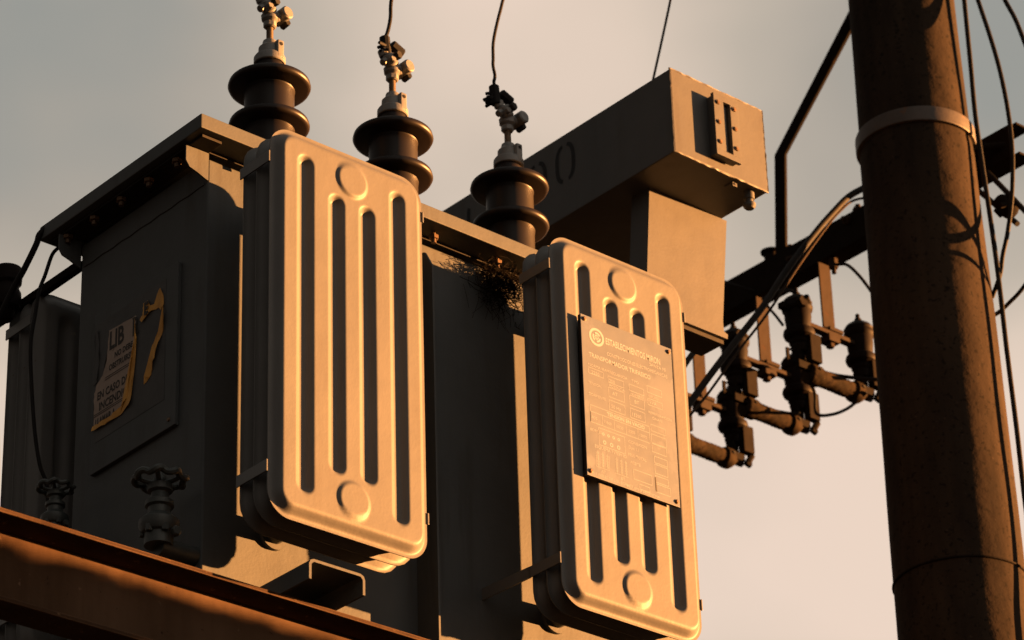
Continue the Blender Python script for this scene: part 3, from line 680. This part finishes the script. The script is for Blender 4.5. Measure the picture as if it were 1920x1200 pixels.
# ------------------------------------------------------------------ fuse cutouts hanging from the crossarm
def cutout():
    t = empty('fuse_cutout', (2.2146, 0, 6.0))
    zb = -.200      # base bar height relative to the crossarm bottom
    bm = B(); box(bm, (-.022, -.003, zb-.005), (.022, .003, .016), .0008); new('hanger_strap', bm, M_strap, t)
    bm = B(); box(bm, (-.135, -.012, zb-.006), (.135, .012, zb+.006), .001); box(bm, (-.020, -.018, zb-.028), (.022, .018, zb-.0065), .002); box(bm, (-.012, -.016, zb+.0065), (.040, .010, zb+.018), .002)
    hexbolt(bm, (.0, 0, zb-.028), (0, 0, -1), .012, .012); new('base_bar', bm, M_strap, t)
    for sx in (-1, 1):
        x = sx*.118
        prof = [(.016, zb-.098), (.022, zb-.094), (.026, zb-.080), (.024, zb-.072), (.029, zb-.066), (.026, zb-.056), (.040, zb-.048), (.043, zb-.040), (.041, zb-.030), (.032, zb-.024), (.034, zb-.010),
                (.036, zb+.010), (.036, zb+.026), (.041, zb+.032), (.042, zb+.040), (.039, zb+.048), (.041, zb+.053), (.034, zb+.064), (.020, zb+.074), (.010, zb+.080)]
        bm = B(); lathe(bm, prof, (x, 0, 0), seg=28); ins = new('insulator', bm, M_cer, t)
        bm = B(); lathe(bm, [(.006, zb+.07), (.006, zb+.100), (.004, zb+.102)], (x, 0, 0), seg=10); hexbolt(bm, (x, 0, zb+.078), (0, 0, 1), .010, .010); 
        new('terminal', bm, M_steel, ins); bm = B()
        if sx < 0:
            box(bm, (x-.062, -.010, zb+.022), (x-.030, .012, zb+.040), .002); cyl(bm, (x+.008, -.034, zb+.045), (x-.012, -.046, zb+.052), .009, 8); cyl(bm, (x-.02, -.030, zb+.038), (x-.02, -.046, zb+.038), .016, 6); cyl(bm, (x-.044, 0, zb+.031), (x-.02, -.034, zb+.036), .008, 6)
            new('terminal_lug', bm, M_steel, ins)
        bm = B(); box(bm, (x+.004, -.036, zb-.126), (x+.044, -.012, zb-.044), .002)
        box(bm, (x-.020, -.014, zb-.126), (x+.0035, .014, zb-.090), .002); box(bm, (x-.030, -.020, zb-.150), (x+.020, -.006, zb-.128), .002)
        if sx > 0: cyl(bm, (x+.030, -.02, zb-.150), (x+.046, -.02, zb-.125), .010, 8); cyl(bm, (x+.022, -.02, zb-.152), (x+.038, -.02, zb-.157), .009, 8)
        else: box(bm, (x-.058, -.006, zb-.130), (x-.048, .0, zb-.096), .001); box(bm, (x-.058, -.006, zb-.134), (x-.024, .0, zb-.1305), .0008); box(bm, (x-.0475, -.006, zb-.0995), (x-.024, .0, zb-.096), .0008)
        new('contact', bm, M_steel, ins)
    bm = B(); zt = zb-.150
    pr = [(.026, -.105), (.029, -.100), (.029, -.070), (.024, -.066)]
    for k in range(18): pr += [(.0215+.002*(k % 2)+random.uniform(0, .0012), -.062+k*.0066)]
    pr += [(.022, .062), (.029, .064), (.030, .072), (.0295, .085), (.022, .096), (.011, .106), (.010, .135)]
    lathe(bm, pr, (.004, -.004, zt), axis='x', seg=24)
    lathe(bm, [(.0035, 0), (.0035, .004)], (-.082, -.032, zt+.006), seg=8, mi=1, M4=dirm((0, -1, 0))); lathe(bm, [(.0045, 0), (.0045, .003)], (.082, -.033, zt+.006), seg=8, mi=1, M4=dirm((0, -1, 0)))
    new('fuse_tube', bm, [M_tube, M_blk], t, angle=50)
    return t
labs = ['fuse cutout nearest the concrete pole, highest of the three', 'middle fuse cutout of the three hanging under the crossarm', 'lowest fuse cutout, half hidden behind the transformer radiator']
c0 = cutout()
for i, (y, l) in enumerate(zip((.6633, .9225, 1.1979), labs)):
    o = c0 if i == 0 else copy_tree(c0)
    o.location = (2.6818, y, 6.352); o.scale = (1.08,)*3; tag(o, l, 'fuse cutout', 'fuse cutouts hanging from the crossarm')

# ------------------------------------------------------------------ cables and wires
def cable(pts, r, label, m=M_cab, name='cable', cat='cable', seg=10):
    bm = B(); tube(bm, pts, r, seg, 6); return tag(new(name, bm, m), label, cat)
cable([(2.5364, -0.0841, 6.892), (2.5364, -0.0819, 6.8391), (2.5364, -0.0787, 6.6263), (2.5364, -0.0754, 6.46), (2.5364, -0.0808, 6.285), (2.5364, -0.0852, 6.1781), (2.5364, -0.0906, 6.0215), (2.5364, -0.0927, 5.8952), (2.5364, -0.0927, 5.7224), (2.5364, -0.096, 5.4837), (2.5364, -0.096, 5.3109), (2.5364, -0.0992, 5.1705), (2.5364, -0.1057, 5.0646), (2.5364, -0.1197, 4.8864), (2.5256, -0.1251, 4.408)], .0070, 'long black cable running down the right side of the pole')
cable([(2.558, -0.0927, 6.9568), (2.558, -0.1132, 6.8315), (2.558, -0.1424, 6.6868), (2.558, -0.1618, 6.5648), (2.558, -0.1726, 6.4341), (2.558, -0.1716, 6.311), (2.558, -0.1543, 6.1846), (2.558, -0.1251, 6.0777), (2.558, -0.097, 6.0107), (2.558, -0.0808, 5.9589), (2.558, -0.0452, 5.9049)], .0065, 'black cable bowing past the crossarm end and back to the pole')
cable([(2.558, -0.1824, 6.8661), (2.558, -0.2072, 6.7818), (2.558, -0.2353, 6.7019), (2.558, -0.2558, 6.6209), (2.558, -0.2871, 6.4946), (2.558, -0.3411, 6.298)], .0065, 'short stretch of black cable crossing the top right corner')
cable([(2.5796, 0.0585, 5.893), (2.6228, 0.0088, 5.8962), (2.6228, -0.0571, 5.9124), (2.6228, -0.1057, 5.9351), (2.6228, -0.1694, 5.9848), (2.6228, -0.2439, 6.0604)], .0059, 'black cable curving away from the pole at mid right')
cable([(2.666, 0.0423, 6.4168), (2.666, -0.0376, 6.2926), (2.666, -0.1024, 6.1911), (2.666, -0.15, 6.1166), (2.666, -0.2223, 6.0064)], .0081, 'black stay wire slanting down right from the crossarm end', name='stay_wire', cat='wire')
cable([(2.6552, 0.0693, 6.352), (2.666, 0.039, 6.312), (2.666, -0.0744, 6.1598)], .0081, 'shorter lower stay wire entering the clamp right of the pole', name='stay_wire', cat='wire')
bm = B(); m3 = dirm((0, -.105, -.141)); c = Vector((2.666, -.041, 6.232))
lathe(bm, [(.012, -.034), (.024, -.028), (.028, -.006), (.024, .004), (.028, .014), (.026, .028), (.014, .036)], c, seg=14, M4=m3)
cyl(bm, c+Vector((-.02, -.018, -.012)), c+Vector((-.045, -.016, -.022)), .008, 8); cyl(bm, c+Vector((-.01, .012, -.030)), c+Vector((-.035, .01, -.02)), .006, 8)
tag(new('stay_clamp', bm, M_steel), 'rusty dark clamp joining the two stay wires right of the pole', 'clamp')
TH = [(1.8528, 0.4365, 5.542), (1.8733, 0.4343, 5.5722), (1.9392, 0.4268, 5.664), (2.0375, 0.416, 5.7969), (2.1379, 0.403, 5.9308), (2.234, 0.3836, 6.0798), (2.3345, 0.3663, 6.2181), (2.4014, 0.3566, 6.3012), (2.4619, 0.3501, 6.3693), (2.5332, 0.3501, 6.4265), (2.6423, 0.3512, 6.5064)]
cable([(1.802, 0.4581, 5.4448)]+TH+[(2.7524, 0.3717, 6.5356)], .0095, 'thick dark cable slanting from behind the right radiator up to the pole', seg=14)
cable([(1.802, 0.4797, 5.4124), (1.8614, 0.4484, 5.515), (1.9511, 0.443, 5.6273), (2.058, 0.4278, 5.7796), (2.1682, 0.4138, 5.9276), (2.2826, 0.3879, 6.1079), (2.382, 0.3674, 6.2526), (2.4349, 0.3609, 6.3185), (2.4911, 0.3576, 6.3725), (2.5894, 0.3717, 6.4276)], .0036, 'thinner cable along the thick slanting cable, coloured brown as its sunlit edge', M_strap)  # second cable, its brown painting the sunlit edge of the thick one
cable([(1.8128, 0.4581, 5.5852), (1.8841, 0.4581, 5.6964), (1.9381, 0.4581, 5.7656), (1.9813, 0.4581, 5.812), (2.018, 0.4689, 5.8444)], .008, 'short black cable under the conservator leg')
cable([(2.6876, 0.632, 6.352), (2.6876, 0.5834, 6.3358), (2.6876, 0.5402, 6.284), (2.6876, 0.4905, 6.1986), (2.6876, 0.4041, 6.028)], .0049, 'thin black wire from the crossarm to the back of the pole', name='wire', cat='wire')
cable([(2.558, 0.7994, 6.2688), (2.558, 0.7443, 6.271), (2.558, 0.6914, 6.2516), (2.558, 0.6568, 6.2246)], .0054, 'short wire arching onto the top of the highest fuse cutout', name='wire', cat='wire')
cable([(2.5796, 0.8037, 6.2764), (2.558, 0.7799, 6.2375), (2.558, 0.7518, 6.1943), (2.558, 0.727, 6.1533)], .0043, 'thin wire end slanting into the side of the highest fuse cutout', name='wire', cat='wire')
cable([(2.774, 0.8577, 6.136), (2.774, 0.8318, 6.1274), (2.774, 0.7497, 6.0723), (2.774, 0.6687, 6.028), (2.774, 0.5682, 5.9794)], .0059, 'dark straight wire between the highest fuse cutout and the pole', name='wire', cat='wire')
cable([(2.774, 0.8577, 6.1144), (2.774, 0.8242, 6.0453), (2.774, 0.8231, 5.9751), (2.774, 0.7626, 5.947), (2.774, 0.6989, 5.9416), (2.774, 0.6449, 5.9546), (2.774, 0.6222, 5.9621)], .0049, 'thin wire loop sagging between the middle and highest fuse cutouts', name='wire', cat='wire')
cable([(2.72, 1.0737, 6.0982), (2.72, 1.0478, 6.0852), (2.72, 0.9743, 6.0356), (2.72, 0.8966, 5.9902), (2.72, 0.8382, 5.9621)], .0049, 'thin wire joining the lowest and middle fuse cutouts', name='wire', cat='wire')
cable([(2.612, 1.0521, 6.4492), (2.612, 1.0078, 6.4406), (2.612, 0.9657, 6.4103), (2.6552, 0.9225, 6.3844)], .0043, 'thin wire end on the crossarm beside the conservator leg', name='wire', cat='wire')
cable([(-.06, .535, 5.452), (-.075, .545, 5.43), (-.075, .556, 5.41), (-.075, .603, 5.365), (-.075, .638, 5.339), (-.075, .675, 5.304), (-.075, .726, 5.252), (-.075, .80, 5.17)], .0072, 'black cable dropping from the left lid corner past the insulator')
cable([(-.02, .545, 5.418), (-.029, .56, 5.4), (-.045, .56, 5.343), (-.059, .56, 5.296), (-.067, .56, 5.232), (-.075, .56, 5.161), (-.071, .56, 5.081), (-.056, .56, 4.952), (-.038, .56, 4.866), (-.016, .56, 4.814), (-.007, .56, 4.70)], .0045, 'thin black wire hanging in front of the rear radiator', name='wire', cat='wire')
bm = B(); box(bm, (-.006, .486, 5.341), (.012, .86, 5.363), .002); tag(new('steel_bar', bm, M_steel), 'dark square bar from the tank to the insulator at the left edge', 'bar')
bm = B(); lathe(bm, [(.62*r_, 5.297+(z_-5.45)*.955) for r_, z_ in [(.020, 5.45), (.030, 5.46), (.034, 5.475), (.052, 5.485), (.056, 5.505), (.054, 5.525), (.046, 5.535), (.044, 5.545), (.054, 5.553), (.056, 5.575), (.053, 5.592), (.030, 5.600), (.014, 5.603)]], (-.04, .728, 0), seg=32)
tag(new('insulator', bm, M_cer), 'dark two-shed ceramic insulator cut by the left edge', 'insulator')
# leads to the bushings
cable([(.228, .12, 5.985), (.222, .12, 6.0), (.207, .12, 6.024), (.194, .12, 6.094), (.19, .12, 6.4), (.20, .12, 7.0)], .005, 'black lead rising from the left bushing clamp')
def connector(c, dark=M_blk):
    bm = B(); c = Vector(c); rnd = random.Random(int(c.x*1000))
    cyl(bm, c+Vector((-.004, 0, -.022)), c+Vector((-.010, 0, .030)), .013, 10, 0, .002)
    cyl(bm, c+Vector((.006, -.006, .012)), c+Vector((.040, -.006, -.002)), .013, 8, 0, .002)
    for k in range(9):
        d = Vector((-1+rnd.gauss(0, .35), rnd.gauss(0, .5), -.55+rnd.gauss(0, .35))).normalized()
        s = c+Vector((-.004, rnd.uniform(-.006, .006), rnd.uniform(-.012, .016))); cyl(bm, s, s+d*rnd.uniform(.024, .036), .0042, 6)
    return bm
tag(new('cable_connector', connector((.607, .12, 5.992)), M_blk), 'frayed black cable connector on top of the middle bushing clamp', 'connector', 'connectors on the bushing clamps')
tag(new('cable_connector', connector((.951, .12, 5.990)), M_blk), 'hooded black cable connector on top of the right bushing clamp', 'connector', 'connectors on the bushing clamps')
cable([(.596, .12, 6.013), (.607, .12, 6.041), (.616, .12, 6.083), (.618, .12, 6.123), (.624, .12, 6.172), (.63, .12, 6.30), (.66, .12, 6.8)], .0047, 'black lead rising from the middle bushing, leaving at the top edge')
cable([(.948, .12, 6.006), (.942, .12, 6.03), (.946, .12, 6.052), (.941, .12, 6.078), (.942, .12, 6.1), (.944, .12, 6.148), (.958, .12, 6.21), (.978, .12, 6.282), (.995, .12, 6.361), (1.05, .12, 6.8)], .0042, 'crooked black lead rising from the right bushing')
cable([(1.75, .42, 6.40), (1.75, .388, 6.479), (1.75, .342, 6.593), (1.75, .297, 6.709), (1.75, .272, 6.784), (1.75, .2, 6.96)], .0035, 'thin straight grey wire rising behind the conservator', M_steel, 'wire', 'wire')
